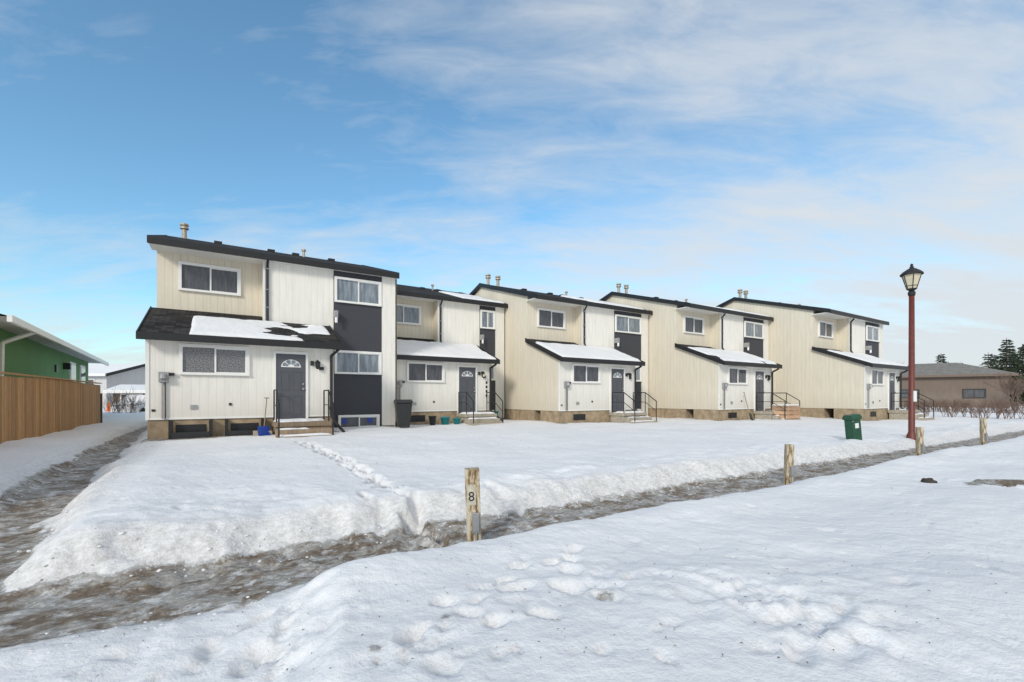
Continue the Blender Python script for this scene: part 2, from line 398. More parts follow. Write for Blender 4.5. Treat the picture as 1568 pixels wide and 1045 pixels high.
def gzw(X,Y): return gz(X*DX+Y*DY,-X*DY+Y*DX)

rng=random.Random(21);b=B()
def lump(b,c,s,k='snow'):
    n=5;i=len(b.v);rows=[(.0,-.6),(.75,-.45),(1.0,0),(.7,.5),(.0,.75)]
    for r,z in rows:
        for j in range(n):
            t=6.283*j/n;w=1+rng.uniform(-.3,.3);b.v.append((c[0]+r*s*w*math.cos(t),c[1]+r*s*w*math.sin(t),c[2]+z*s*rng.uniform(.6,1)))
    for a in range(4):
        for j in range(n): b.f.append((i+a*n+j,i+a*n+(j+1)%n,i+(a+1)*n+(j+1)%n,i+(a+1)*n+j));b.m.append(b.mi(k))
for _ in range(1000):
    u=rng.random()
    if u<.45: a=rng.uniform(-2,14);bq=5.25+rng.gauss(0,.2)
    elif u<.8: a=rng.uniform(-1,14);bq=4.05+rng.gauss(0,.15)
    else: a=-1.6+rng.gauss(0,.14) if rng.random()<.5 else -2.75+rng.gauss(0,.14);bq=rng.uniform(5,14)
    lump(b,AB(a,bq,gz(a,bq)-.004),rng.uniform(.006,.02)*(1.6 if rng.random()<.12 else 1))
b.obj('snow_crumbs',None,True)

# ---------------------------------------------------------------- townhouses
def window(fr,gl,x0,x1,z0,z1,y,split=True,gk='glass',t=.085,d=.07,fk='trim'):
    fr.box(x0,x1,y-d,y+.0,z1-t,z1,fk);fr.box(x0,x1,y-d-.015,y,z0,z0+t*.8,fk)
    fr.box(x0,x0+t,y-d,y,z0+t*.8,z1-t,fk);fr.box(x1-t,x1,y-d,y,z0+t*.8,z1-t,fk)
    if split:
        c=(x0+x1)/2;fr.box(c-.022,c+.022,y-d*.7,y,z0+t*.8,z1-t,fk)
        fr.box(c+.022,x1-t,y-d*.5,y,z1-t-.025,z1-t,fk);fr.box(c+.022,x1-t,y-d*.5,y,z0+t*.8,z0+t*.8+.025,fk)
        fr.box(x1-t-.025,x1-t,y-d*.5,y,z0+t*.8+.025,z1-t-.025,fk)
    gl.box(x0+t*.5,x1-t*.5,y-.012,y+.02,z0+t*.5,z1-t*.5,gk)
def snow_sheet(name,par,x0,x1,y0,y1,zf,seed,thr,thick=.09,nx=70,ny=36):
    xs=np.linspace(x0,x1,nx);ys=np.linspace(y0,y1,ny);X,Y=np.meshgrid(xs,ys)
    n=fbm(X*.55+seed,Y*.9,seed,4)
    edge=np.minimum(np.minimum(X-x0,x1-X),np.minimum(Y-y0,y1-Y))+.12*fbm(X*2,Y*2,seed+9,3)
    k=ss(n-thr+0*X,-.03,.12)*ss(edge,.0,.12)
    k=k*(np.minimum(np.minimum(X-x0,x1-X),np.minimum(Y-y0,y1-Y))>1e-6)
    z=zf(X,Y)+k*thick*(1+.5*fbm(X*2,Y*2,seed+3,2))-.03*(1-ss(k,0,.12))
    b=B();b.v=[tuple(p) for p in np.stack([X.ravel(),Y.ravel(),z.ravel()],1)]
    for j in range(ny-1):
        for i in range(nx-1):
            q=j*nx+i;b.f.append((q,q+1,q+nx+1,q+nx));b.m.append(0)
    b.mats=['snow'];return b.obj(name,par,True)
def townhouse(i,a0,a1,b0):
    W=a1-a0;E=empty('townhouse' ,AB(a0,b0),TH)
    D=9.2;LB=4.8;s1,s2,s3=2.9,5.15,W-.6
    wb=.97;RT=6.52
    w=B()
    zr=lambda y:RT+(.3*(y+.0) if y<4.6 else .3*(9.2-y))
    w.poly([(0,-2.4,wb),(0,-2.4,3.34),(0,0,4.3),(0,0,zr(0)),(0,4.6,zr(4.6)),(0,D,zr(D)),(0,D,wb)],'cream')
    w.poly([(W,-.6,wb),(W,D,wb),(W,D,zr(D)),(W,4.6,zr(4.6)),(W,-.6,zr(-.6))],'cream')
    w.poly([(0,D,wb),(0,D,zr(D)),(W,D,zr(D)),(W,D,wb)],'cream')
    w.poly([(0,-2.4,wb),(LB,-2.4,wb),(LB,-2.4,3.34),(0,-2.4,3.34)],'white')
    w.poly([(LB,-2.4,wb),(LB,-.6,wb),(LB,-.6,4.06),(LB,-2.4,3.34)],'white')
    w.poly([(0,0,4.2),(s1,0,4.2),(s1,0,zr(0)),(0,0,zr(0))],'cream')
    w.poly([(s1,0,4.0),(s1,-.6,4.0),(s1,-.6,zr(-.6)),(s1,0,zr(0))],'cream')
    w.poly([(s1,-.6,3.9),(s2,-.6,3.9),(s2,-.6,zr(-.6)),(s1,-.6,zr(-.6))],'white')
    w.poly([(LB,-.6,wb),(s2,-.6,wb),(s2,-.6,3.9),(LB,-.6,3.9)],'white')
    w.box(s3,W-.08,-.66,-.55,.5,zr(-.6)-.02,'white')
    w.obj('walls',E)
    ct=B();ct.box(-.012,.07,-2.42,-2.4,wb,3.3,'trim');ct.box(s1-.012,s1+.06,-.62,-.6,4.0,zr(-.6)-.02,'trim');ct.box(0.07,LB,-2.415,-2.4,wb,wb+.05,'trim');ct.obj('corner_trim',E)
    d=B();d.box(s2,s3,-.62,-.5,.5,zr(-.6)-.02,'dark');d.obj('charcoal_panel',E)
    f=B();f.box(.03,LB-.03,-2.37,-1,.1,wb,'found');f.box(.03,W-.1,-.54,D-.03,.1,wb,'found')
    f.obj('foundation',E)
    r=B();o=-.88;x0,x1=-.12,W-.02
    if i==4: x1=W+.1
    pr=[(o,zr(o)+.12),(4.6,zr(4.6)+.12),(D+.3,zr(D+.3)+.12),(D+.3,zr(D+.3)+.0),(4.6,zr(4.6)),(o,zr(o))]
    r.extr(pr,x0,x1,'shingle','black');r.obj('roof',E)
    t=B()
    t.extr([(o-.05,zr(o)-.10),(o-.05,zr(o)+.10),(o,zr(o)+.13),(o,zr(o)-.10)],x0-.01,x1+.01,'black')
    t.box(x0,x1,o-.0,-.0,zr(o)-.06,zr(o)-.03,'trim')
    for xx in(x0-.03,x1):
        t.extr([(o,zr(o)-.08),(4.6,zr(4.6)-.08),(D+.3,zr(D+.3)-.08),(D+.3,zr(D+.3)+.14),(4.6,zr(4.6)+.14),(o,zr(o)+.14)],xx,xx+.03,'black')
    pz=lambda y:3.36+(y+2.4)*.40
    ly=-2.78
    t.extr([(ly-.05,pz(ly)-.1),(ly-.05,pz(ly)+.1),(ly,pz(ly)+.1),(ly,pz(ly)-.1)],-.16,LB+.22,'black')
    for xx in(-.16,LB+.19):
        ye=0 if xx<1 else -.6
        t.extr([(ly,pz(ly)-.1),(ye,pz(ye)-.1),(ye,pz(ye)+.11),(ly,pz(ly)+.11)],xx,xx+.03,'black')
    t.obj('fascia',E)
    p=B();p.extr([(ly,pz(ly)),(ly,pz(ly)+.08),(0,pz(0)+.08),(0,pz(0))],-.13,s1,'shingle')
    p.extr([(ly,pz(ly)),(ly,pz(ly)+.08),(-.6,pz(-.6)+.08),(-.6,pz(-.6))],s1,LB+.19,'shingle')
    p.box(.0,LB,ly,-2.4,pz(ly)-.03,pz(ly)-.01,'trim')
    p.obj('pent_roof',E)
    if i==0: snow_sheet('pent_roof_snow',E,.95,LB+.05,-2.72,-.7,lambda X,Y:pz(Y)+.08,5,-.24,.06)
    else: snow_sheet('pent_roof_snow',E,-.05 if i>1 else .1,LB+.12,-2.76,-.62,lambda X,Y:pz(Y)+.08,5+i,-.45,.08)
    if i: snow_sheet('roof_snow',E,W*(.62 if i==1 else .48),W-.1,-.82,2.3,lambda X,Y:RT+.3*Y+.12,9+i,[0,-.35,-.1,-.1,.1][i],.08)
    fr=B();gl=B()
    gl2='glass_light'
    window(fr,gl,.55,2.27,5.02,5.94,0,gk=gl2 if i==1 else 'glass')
    window(fr,gl,.72,2.42,2.22,3.08,-2.4,gk='glass_lace' if i==0 else 'glass')
    window(fr,gl,s2+.02,s3-.02,5.05,5.98,-.62,gk=gl2)
    window(fr,gl,s2+.02,s3-.02,2.44,3.3,-.62,gk=gl2)
    window(fr,gl,s2+.15,s3-.1,.42,.93,-.62,gk='glass')
    fr.obj('window_frames',E);gl.obj('window_panes',E)
    if i==0:
        q=B();q.box(s3-.55,s3-.35,-.65,-.634,.62,.82,'blue');q.box(s2+.3,s2+.46,-.65,-.634,.6,.8,'blue');q.obj('window_sticker',E)
    bw=B()
    for x in((1.0,2.3) if i==0 else (1.2,)):
        bw.box(x-.35,x+.35,-2.39,-2.36,.55,.82,'black')
        if i==0:
            bw.box(x-.5,x-.42,-2.6,-2.38,.3,.95,'black');bw.box(x+.42,x+.5,-2.6,-2.38,.3,.95,'black')
            bw.box(x-.42,x+.42,-2.6,-2.57,.3,.62,'bin')
    bw.obj('basement_window',E)
    dx0,dx1,dz0,dz1=3.12,3.96,.9,2.93
    dr=B();y=-2.4
    dr.box(dx0-.07,dx0,y-.05,y,dz0-.03,dz1+.07,'trim');dr.box(dx1,dx1+.07,y-.05,y,dz0-.03,dz1+.07,'trim')
    dr.box(dx0,dx1,y-.05,y,dz1,dz1+.07,'trim');dr.box(dx0-.07,dx1+.07,y-.09,y,dz0-.07,dz0-.03,'metal')
    dr.box(dx0,dx1,y-.02,y+.02,dz0-.03,dz1,'door')
    for (u0,u1) in((.12,.38),(.46,.72)):
        for (v0,v1) in((.15,.75),(.9,1.5)):
            for e in((u0,u1,v0,v0+.03),(u0,u1,v1-.03,v1),(u0,u0+.03,v0+.03,v1-.03),(u1-.03,u1,v0+.03,v1-.03)):
                dr.box(dx0+e[0],dx0+e[1],y-.032,y-.02,dz0+e[2],dz0+e[3],'door')
    cx=(dx0+dx1)/2;cz=dz0+1.62;R=.28;n=14
    dr.poly([(cx+R*math.cos(math.pi*k/n),y-.03,cz+R*math.sin(math.pi*k/n)*.85) for k in range(n+1)],'trim')
    for k in range(4):
        a_=math.pi*(k+.08)/4;b_=math.pi*(k+.92)/4
        dr.poly([(cx+q*math.cos(a),y-.036,cz+.02+q*math.sin(a)*.82) for q,a in((.09,a_),(.24,a_),(.255,(a_+b_)/2),(.24,b_),(.09,b_))],'glass_light')
    dr.tube((dx1-.08,y-.02,dz0+.95),(dx1-.08,y-.09,dz0+.95),.03,.035,'metal');dr.tube((dx1-.08,y-.02,dz0+1.1),(dx1-.08,y-.05,dz0+1.1),.03,.03,'metal')
    dr.obj('front_door',E)
    q=B();q.tube((4.3,y,2.72),(4.3,y-.1,2.72),.05,.03,'black');q.lathe((4.3,y-.12,2.48),[(.03,.0),(.06,.03),(.075,.2),(.09,.21),(.0,.3)],'black',8)
    q.box(4.36,4.5,y-.015,y,2.46,2.56,'black');q.box(4.1,4.2,y-.06,y,2.6,2.74,'bin')
    q.obj('porch_light',E)
    if i==1:
        q=B();q.lathe((4.3,y-.2,2.5),[(.0,0),(.05,.03),(.06,.1),(.0,.15)],'lens',8);q.obj('porch_bulb',E)
        nb=B()
        for k in range(4): nb.box(4.5,4.58,y-.02,y,1.6+.2*k,1.72+.2*k,'black')
        nb.obj('house_number',E)
    q=B();q.box(.28,.5,y-.12,y,2.0,2.28,'metal');q.lathe((.39,y-.16,2.1),[(.0,.12),(.07,.12),(.09,.0),(.0,-.02)],'metal',10)
    q.tube((.36,y-.06,1.0),(.36,y-.06,2.0),.022,.022,'metal');q.box(.5,.62,y-.1,y,2.18,2.26,'black')
    q.tube((.42,y-.06,1.0),(.42,y-.06,2.0),.015,.015,'bin')
    q.box(.98,1.14,y-.03,y,1.25,1.37,'metal');q.box(.12,.2,y-.02,y,1.2,1.26,'bin');q.box(1.9,1.97,y-.03,y,1.35,1.42,'bin')
    q.obj('electric_meter',E)
    q=B();q.path([(s1+.12,o+.05,zr(o)-.1),(s1+.12,-.66,zr(o)-.28),(s1+.12,-.66,4.3),(s1+.12,-.75,4.15)],.042,'black',6)
    q.path([(LB+.08,ly+.05,pz(ly)-.1),(LB-.08,-2.46,pz(ly)-.28),(LB-.08,-2.46,1.0),(LB-.04,-2.62,.85),(LB+.15,-3.2,.5)],.045,'black',6)
    for zz in(5.9,5.2,4.6): q.box(s1+.07,s1+.17,-.7,-.6,zz,zz+.03,'metal')
    q.obj('downspout',E)
    q=B();q.box(s2-.02,s2+.1,-.9,-.62,4.45,4.7,'metal');q.lathe((s2+.04,-.86,4.25),[(.02,0),(.05,.02),(.05,.2),(.0,.22)],'trim',8)
    q.obj('wall_light',E)
    q=B()
    fl=[(.45,4.4)] if i==0 else [(.35,4.5),(1.0,4.5)]
    for x,yy in fl:
        q.lathe((x,yy,zr(yy)+.05),[(.13,0),(.1,.08),(.085,.1),(.085,.42),(.15,.43),(.15,.5),(.09,.51),(.09,.56),(.15,.57),(.15,.63),(.0,.68)],'pipe',12)
    q.lathe((W*.62,3.0,zr(3)+.05),[(.05,0),(.05,.3),(.09,.31),(.09,.38),(0,.4)],'pipe',8)
    for x in(1.6,3.4,4.3,5.7):
        q.box(x-.13,x+.13,2.6,2.9,zr(2.6)+.08,zr(2.6)+.24,'black')
    q.obj('roof_flue',E)
    st=B();km='deck' if i==0 else 'concrete'
    st.box(3.0,4.55,-3.35,-2.4,.72,.86,km);st.box(3.05,4.5,-3.3,-2.45,.2,.72,km)
    st.box(3.02,4.53,-3.66,-3.352,.2,.66,km);st.box(3.0,4.55,-3.97,-3.662,.2,.49,km)
    if i==0: st.box(2.5,2.98,-3.0,-2.5,.3,.6,'concrete')
    st.obj('stoop',E,bev=.01)
    snow_sheet('stoop_snow',E,3.02,4.5,-3.33,-2.5,lambda X,Y:.86+0*X,31+i,-.1,.06,30,20)
    snow_sheet('step_snow',E,3.02,4.5,-3.64,-3.37,lambda X,Y:.66+0*X,37+i,-.1,.05,30,8)
    snow_sheet('lower_step_snow',E,3.02,4.5,-3.96,-3.67,lambda X,Y:.49+0*X,41+i,-.15,.05,30,8)
    ra=B()
    for x in(3.06,4.48):
        ra.path([(x,-2.55,.86),(x,-2.55,1.8),(x,-3.3,1.8),(x,-3.95,1.4),(x,-3.95,.4)],.022,'black',6)
        ra.path([(x,-3.3,.86),(x,-3.3,1.8)],.02,'black',6)
        ra.path([(x,-2.55,1.35),(x,-3.3,1.35),(x,-3.95,.95)],.015,'black',5)
    ra.obj('railing',E)
    return E
for i,(a0,a1,b0) in enumerate(units): townhouse(i,a0,a1,b0)

# ---------------------------------------------------------------- things near the houses
def at(a,b,z=None): 
    return AB(a,b,gz(a,b) if z is None else z)
def wheeled_bin(a,b,rz):
    E=empty('wheeled_garbage_bin',at(a,b),TH+rz)
    q=B()
    v=[(-.22,-.24,.05),(.22,-.24,.05),(.22,.2,.05),(-.22,.2,.05),(-.3,-.34,.95),(.3,-.34,.95),(.3,.32,.95),(-.3,.32,.95)]
    q.v=v;q.mats=['bin']
    for f in((0,3,2,1),(4,5,6,7),(0,1,5,4),(1,2,6,5),(2,3,7,6),(3,0,4,7)): q.f.append(f);q.m.append(0)
    q.obj('body',E,bev=.03)
    q=B();q.extr([(-.38,.95),(-.38,1.0),(0,1.08),(.34,1.03),(.36,.95)],-.32,.32,'bin');q.tube((-.25,.38,.98),(.25,.38,.98),.02,.02,'bin');q.obj('lid',E,bev=.015)
    q=B()
    for x in(-.26,.22): q.tube((x,.24,.12),(x+.05,.24,.12),.12,.12,'tyre',14)
    q.obj('wheels',E)
wheeled_bin(5.85,17.0,-.2)
def pot(a,b,r,h,k,nm='plastic_plant_pot'):
    q=B();q.lathe((0,0,0),[(0,0),(r*.72,0),(r,h),(r*1.1,h),(r*1.1,h*1.08),(r*.9,h*1.08),(r*.85,h*.9),(0,h*.9)],k,16)
    o=q.obj(nm,None,True);o.location=at(a,b);return o
pot(8.0,17.9,.2,.3,'teal');pot(8.45,17.7,.17,.24,'teal');pot(11.3,19.6,.3,.4,'teal')
pot(7.3,17.6,.16,.35,'bin');pot(16.9,15.1,.16,.3,'bin')
def shovel(a,b,k,s=1):
    E=empty('snow_shovel',at(a,b),TH+.3);E.scale=(s,s,s)
    q=B();q.tube((0,0,.1),(.25,.35,1.35),.018,.018,'deck',6);q.tube((.17,.35,1.36),(.33,.35,1.36),.015,.015,'bin',6);q.obj('handle',E)
    q=B();q.extr([(-.16,.0),(-.05,.03),(.03,.33),(.01,.34),(-.07,.05),(-.17,.02)],-.2,.2,k);q.obj('blade',E)
shovel(1.0,15.05,'blue',.8)
shovel(21.9,12.6,'bin')
E=empty('wooden_crate',at(24.0,12.0),TH)
q=B()
for zz in(.05,.25,.45): 
    q.box(-.6,.6,-.4,-.37,zz,zz+.17,'crate');q.box(-.6,.6,.37,.4,zz,zz+.17,'crate');q.box(-.6,-.57,-.37,.37,zz,zz+.17,'crate');q.box(.57,.6,-.37,.37,zz,zz+.17,'crate')
for x in(-.58,-.03,.52): q.box(x,x+.06,-.42,-.4,.0,.64,'crate')
q.box(-.62,.62,-.42,.42,.64,.67,'crate');q.obj('slats',E)
q=B();q.box(-.58,.58,-.38,.38,.67,.75,'snow');q.obj('snow_cap',E,bev=.04)

# ---------------------------------------------------------------- fence
E=empty('wooden_fence',AB(-4.42,0),TH)
q=B();y=8.0
while y<25.7:
    top=2.12+.03*math.sin(y*.7)+random.uniform(-.006,.006)
    q.box(-.012,.012+random.uniform(0,.006),y,y+.133,.12,top,'fence',);y+=.145
q.obj('boards',E)
q=B()
q.box(-.07,.07,8,25.75,2.155,2.19,'fence');
for zz in(.5,1.25,1.9): q.box(-.06,-.02,8,25.7,zz,zz+.09,'fence')
q.obj('rails',E)
q=B();y=8.1
while y<26: q.box(-.13,-.04,y,y+.09,0,2.12,'fence');y+=2.4
q.obj('posts',E)
q=B();q.box(-.06,.06,25.8,25.92,0,1.75,'bark');q.box(-.9,-.0,25.84,25.88,.3,1.7,'bark');q.obj('gate',E)

# ---------------------------------------------------------------- green bungalow
ang=math.atan2(1,-.736)
E=empty('green_bungalow',(-25.6,27.5,0),ang-math.pi/2)
q=B();q.extr([(-19,.2),(-19,3.7),(0,3.7),(0,.2)],-9,0,'green');q.obj('walls',E)
q=B()
zz=3.72
q.poly([(.75,-20,zz),(.75,1,zz),(-4.5,1,zz+1.5),(-4.5,-20,zz+1.5)],'shingle')
q.poly([(-9.7,-20,zz),(-4.5,-20,zz+1.5),(-4.5,1,zz+1.5),(-9.7,1,zz)],'snow')
q.poly([(.75,-20,zz-.03),(-9.7,-20,zz-.03),(-9.7,1,zz-.03),(.75,1,zz-.03)],'bgwhite')
q.poly([(.7,.9,zz-.02),(-9.7,.9,zz-.02),(-4.5,.9,zz+1.4)],'green')
q.obj('roof',E)
q=B();q.box(.75,.85,-20,1.0,zz-.16,zz+.02,'trim');q.path([(.8,-17.2,zz-.1),(.1,-17.3,zz-.5),(.06,-17.3,.3)],.06,'trim',6);q.obj('gutter',E)
q=B();g2=B()
for y0,y1 in((-6.2,-4.6),(-3.2,-1.6)):
    q.box(0,.06,y0,y1,1.9,3.35,'trim');g2.box(.06,.075,y0+.12,y1-.12,2.05,3.2,'glass')
q.box(0,.25,-7.6,-7.3,2.9,3.2,'bin');q.box(0,.06,-9.4,-9.0,2.7,3.0,'bin')
q.obj('window_frames',E);g2.obj('window_panes',E)

# ---------------------------------------------------------------- background houses
def house(name,X,Y,rz,w,d,h,rh,wall,roofk,z=.3,hip=False,tr='trim',wz=1.0,fk='trim',rake=None):
    E=empty(name,(X,Y,z),rz)
    q=B();q.box(-w/2,w/2,-d/2,d/2,0,h,wall)
    if not hip:
        for s in(-1,1): q.poly([(s*w/2,-d/2,h),(s*w/2,d/2,h),(s*w/2,0,h+rh)],wall)
    q.obj('walls',E)
    q=B();o=.5
    if hip:
        k=w/2-d*.45
        P=[(-w/2-o,-d/2-o,h),(w/2+o,-d/2-o,h),(w/2+o,d/2+o,h),(-w/2-o,d/2+o,h),(-k,0,h+rh),(k,0,h+rh)]
        q.poly([P[0],P[1],P[5],P[4]],roofk);q.poly([P[1],P[2],P[5]],roofk);q.poly([P[2],P[3],P[4],P[5]],roofk);q.poly([P[3],P[0],P[4]],roofk)
        q.poly([(x,y,h-.01) for x,y,_ in (P[3],P[2],P[1],P[0])],wall)
    else:
        e=rh/(d/2)*o
        q.extr([(-d/2-o,h-e),(0,h+rh),(d/2+o,h-e),(d/2+o,h-e+.15),(0,h+rh+.15),(-d/2-o,h-e+.15)],-w/2-o,w/2+o,roofk)
        if rake: q.extr([(-d/2-o,h-e-.15),(0,h+rh-.15),(d/2+o,h-e-.15),(d/2+o,h-e+.17),(0,h+rh+.17),(-d/2-o,h-e+.17)],w/2+o,w/2+o+.08,rake)
    q.obj('roof',E)
    q=B();q.box(-w/2-o,w/2+o,-d/2-o-.1,-d/2-o-.002,h-.25,h,tr);q.obj('fascia',E)
    f=B();g=B()
    nwin=max(1,int(w/4))
    for j in range(nwin):
        cx=-w/2+(j+.5)*w/nwin;window(f,g,cx-.9,cx+.9,wz,wz+1.0,-d/2,t=.09,fk=fk)
    f.obj('window_frames',E);g.obj('window_panes',E)
    return E
house('white_house',-46.3,52,-.12,9,8,3.7,1.2,'bgwhite','snow',wz=2.2,rake='black')
house('garage',-37.6,46.5,.3,3.0,5,1.9,.5,'brown','snow',wz=.6)
house('house',-66,75,.1,16,9,3.2,1.4,'bgwhite','snow')
house('brown_bungalow',49.2,53,-.62,10.5,7.5,3.55,1.5,'brown','bgroof',z=.45,hip=True,tr='brown',fk='bin')
house('brown_bungalow',86,62,-.4,12,9,2.9,1.6,'brown','snow',hip=True,tr='brown')

# ---------------------------------------------------------------- car (snow covered)
cxw,cyw=-28.6,35.2
E=empty('parked_car',(cxw,cyw,.15),.15)
q=B();q.extr([(-2.1,.3),(-2.15,.7),(-1.9,.85),(-1.0,.92),(-.45,1.38),(.9,1.42),(1.6,1.0),(2.1,.92),(2.15,.35)],-.85,.85,'carp');q.obj('body',E,bev=.06)
q=B();q.extr([(-.92,.95),(-.42,1.33),(.85,1.36),(1.4,1.0)],-.86,.86,'glass');q.obj('side_windows',E)
q=B();
for x in(-.87,.72):
    for y in(-1.35,1.35): q.tube((x,y,.32),(x+.15,y,.32),.32,.32,'tyre',16)
q.obj('wheels',E)
q=B();q.extr([(-2.0,.87),(-1.0,.95),(-.45,1.42),(.9,1.44),(1.6,1.04),(2.0,.96),(2.0,1.08),(1.5,1.2),(.9,1.6),(-.5,1.58),(-1.1,1.12),(-1.9,1.0)],-.78,.78,'snow');q.obj('snow_cover',E,bev=.05)
c=B();c.lathe((0,0,0),[(.25,0),(.25,.04),(.17,.05),(.03,.7),(0,.7)],'orange',12);o=c.obj('traffic_cone',None,True);o.location=(-29.4,33.2,gzw(-29.4,33.2)+.03)

# ---------------------------------------------------------------- street lamp
u=(1396-784)/696.9;t=5.55/(DX-DY*u);lx,ly_=u*t,t
E=empty('street_lamp',(lx,ly_,.06));E.scale=(1.13,1.13,1.155)
q=B();q.lathe((0,0,0),[(.12,0),(.12,.25),(.09,.3),(.078,.35),(.065,4.25),(.0,4.25)],'red',16);q.obj('pole',E,True)
q=B();q.lathe((0,0,4.25),[(.075,-.06),(.09,-.02),(.09,.04),(.06,.08),(.11,.12),(.13,.14),(.0,.14)],'black',12);
q.lathe((0,0,4.78),[(.27,0),(.27,.03),(.2,.1),(.1,.17),(.05,.2),(.05,.23),(.03,.25),(.04,.29),(0,.33)],'black',12);q.obj('lantern_cap',E)
q=B();q.lathe((0,0,4.39),[(.11,0),(.22,.39)],'lens',6);q.obj('lantern_glass',E)
q=B()
for k in range(6):
    t=2*math.pi*k/6;q.tube((.115*math.cos(t),.115*math.sin(t),4.39),(.23*math.cos(t),.23*math.sin(t),4.79),.012,.012,'black',5)
    t2=2*math.pi*(k+1)/6
    q.tube((.23*math.cos(t),.23*math.sin(t),4.79),(.23*math.cos(t2),.23*math.sin(t2),4.79),.015,.015,'black',5)
    q.tube((.14*math.cos(t),.14*math.sin(t),4.47),(.14*math.cos(t2),.14*math.sin(t2),4.47),.008,.008,'black',5)
q.obj('lantern_frame',E)
q=B();q.box(-.02,.06,-.1,-.07,1.2,1.5,'tag');q.obj('tag',E)

# ---------------------------------------------------------------- wooden stall posts
def stall_post(px_,py_,z,h,w,lean,num=None):
    X,Y=pix(px_,py_,z);E=empty('numbered_parking_post' if num else 'parking_post',(X,Y,z-.05));E.rotation_euler=(lean[0],lean[1],TH-.45 if num else TH-.6)
    q=B();q.box(-w/2,w/2,-w*.45,w*.45,-.15,h+.05,'post');q.obj('timber',E,bev=.008)
    q=B();q.box(-w*.1,w*.42,-w*.45-.035,-w*.45,h*.2,h*.48,'metal');q.box(-w*.05,w*.37,-w*.45-.05,-w*.45-.035,h*.23,h*.45,'metal')
    q.tube((w*.16,-w*.45-.02,-.1),(w*.16,-w*.45-.02,h*.2),.012,.012,'metal',6);q.obj('outlet_box',E,bev=.004)
    if num:
        cu=bpy.data.curves.new('number','FONT');cu.body=num;cu.size=.14;cu.extrude=.001;cu.align_x='CENTER';cu.materials.append(M['black'])
        o=bpy.data.objects.new('number',cu);C.objects.link(o);o.parent=E;o.location=(-.015,-w*.45-.006,h*.64);o.rotation_euler=(math.pi/2,0,0)
        pl=B();pl.box(-w*.38,w*.2,-w*.45-.003,-w*.45,h*.58,h*.86,'oldpaint');pl.obj('number_plate',E)
    return E
stall_post(726,828,.05,.78,.155,(0.02,-.03),'8')
stall_post(1207,735,.1,.64,.12,(0,.03))
stall_post(1408,698,.12,.72,.12,(0,0))
stall_post(1506,680,.15,.8,.12,(0,-.02))
X,Y=pix(1308,676,.25);E=empty('utility_pedestal',(X,Y,gzw(X,Y)-.03));E.rotation_euler=(.0,-.12,.25);E.scale=(.95,.95,1.05)
q=B();q.box(-.17,.17,-.14,.14,0,.62,'utility');q.obj('cabinet',E,bev=.015)
q=B();q.extr([(-.17,.62),(-.17,.7),(-.12,.76),(.12,.76),(.17,.7),(.17,.62)],-.2,.2,'utility');q.obj('hood',E,bev=.01)
q=B();q.box(-.08,.06,-.15,-.14,.38,.52,'tag');q.box(-.19,-.12,-.15,-.142,.58,.6,'metal');q.obj('label',E)
def rock(X,Y,s):
    q=B();rng=random.Random(3)
    q.lathe((0,0,0),[(0,-.05),(.2,-.02),(.22,.04),(.15,.1),(.0,.12)],'rock',10)
    q.v=[(x*(1+rng.uniform(-.25,.25))*s,y*.6*(1+rng.uniform(-.25,.25))*s,z*s*(1+rng.uniform(-.3,.3))) for x,y,z in q.v]
    o=q.obj('rock',None);o.location=(X,Y,gzw(X,Y))
X,Y=pix(1422,736,.25);rock(X,Y,.55)

# ---------------------------------------------------------------- vegetation
def twigs(b,p,d,l,r,dep,rng,k='twig'):
    q=p+d*l;b.tube(p,q,r,r*.6,k,3 if dep<3 else 5,False)
    if dep==0: return
    for _ in range(rng.randint(2,4)):
        s=rng.uniform(.4,1);nd=(d+Vector((rng.uniform(-.7,.7),rng.uniform(-.7,.7),rng.uniform(-.2,.5)))).normalized()
        twigs(b,p+d*l*s,nd,l*rng.uniform(.55,.85),r*.6,dep-1,rng,k)
def hedge(name,pts,n,h,seed):
    rng=random.Random(seed);b=B()
    for i in range(n):
        t=rng.random()*(len(pts)-1);k=int(t);f=t-k
        X=pts[k][0]*(1-f)+pts[k+1][0]*f+rng.uniform(-.5,.5);Y=pts[k][1]*(1-f)+pts[k+1][1]*f+rng.uniform(-.5,.5)
        z=.3
        for _ in range(3):
            twigs(b,Vector((X,Y,z)),Vector((rng.uniform(-.4,.4),rng.uniform(-.4,.4),1)).normalized(),h*rng.uniform(.3,.5),.013,2,rng)
    return b.obj(name)
hedge('bare_hedge',[(24.5,28),(34,25.5),(44,22)],130,1.15,1)
hedge('bare_hedge',[(30,36),(45,35)],160,1.5,9)
hedge('bare_shrub',[(-26.6,30.5),(-25.6,31)],16,2.1,2)
def tree(name,X,Y,h,seed,dep=4,z=.3):
    rng=random.Random(seed);b=B();p=Vector((X,Y,z))
    b.tube(p,p+Vector((0,0,h*.35)),h*.02,h*.014,'bark',6)
    for i in range(9):
        s=rng.uniform(.2,.36);d=Vector((rng.uniform(-.8,.8),rng.uniform(-.8,.8),rng.uniform(.5,1.2))).normalized()
        twigs(b,p+Vector((0,0,h*s)),d,h*rng.uniform(.16,.26),h*.008,dep,rng)
    return b.obj(name)
for k,(X,Y,h) in enumerate([(52,62,7),(78,62,8),(36,60,6),(44,40,4.2),(50,45,4.6)]): tree('bare_tree',X,Y,h,20+k)
for k,(X,Y,h) in enumerate([(-52,66,6),(-58,60,6)]): tree('bare_tree',X,Y,h,40+k)
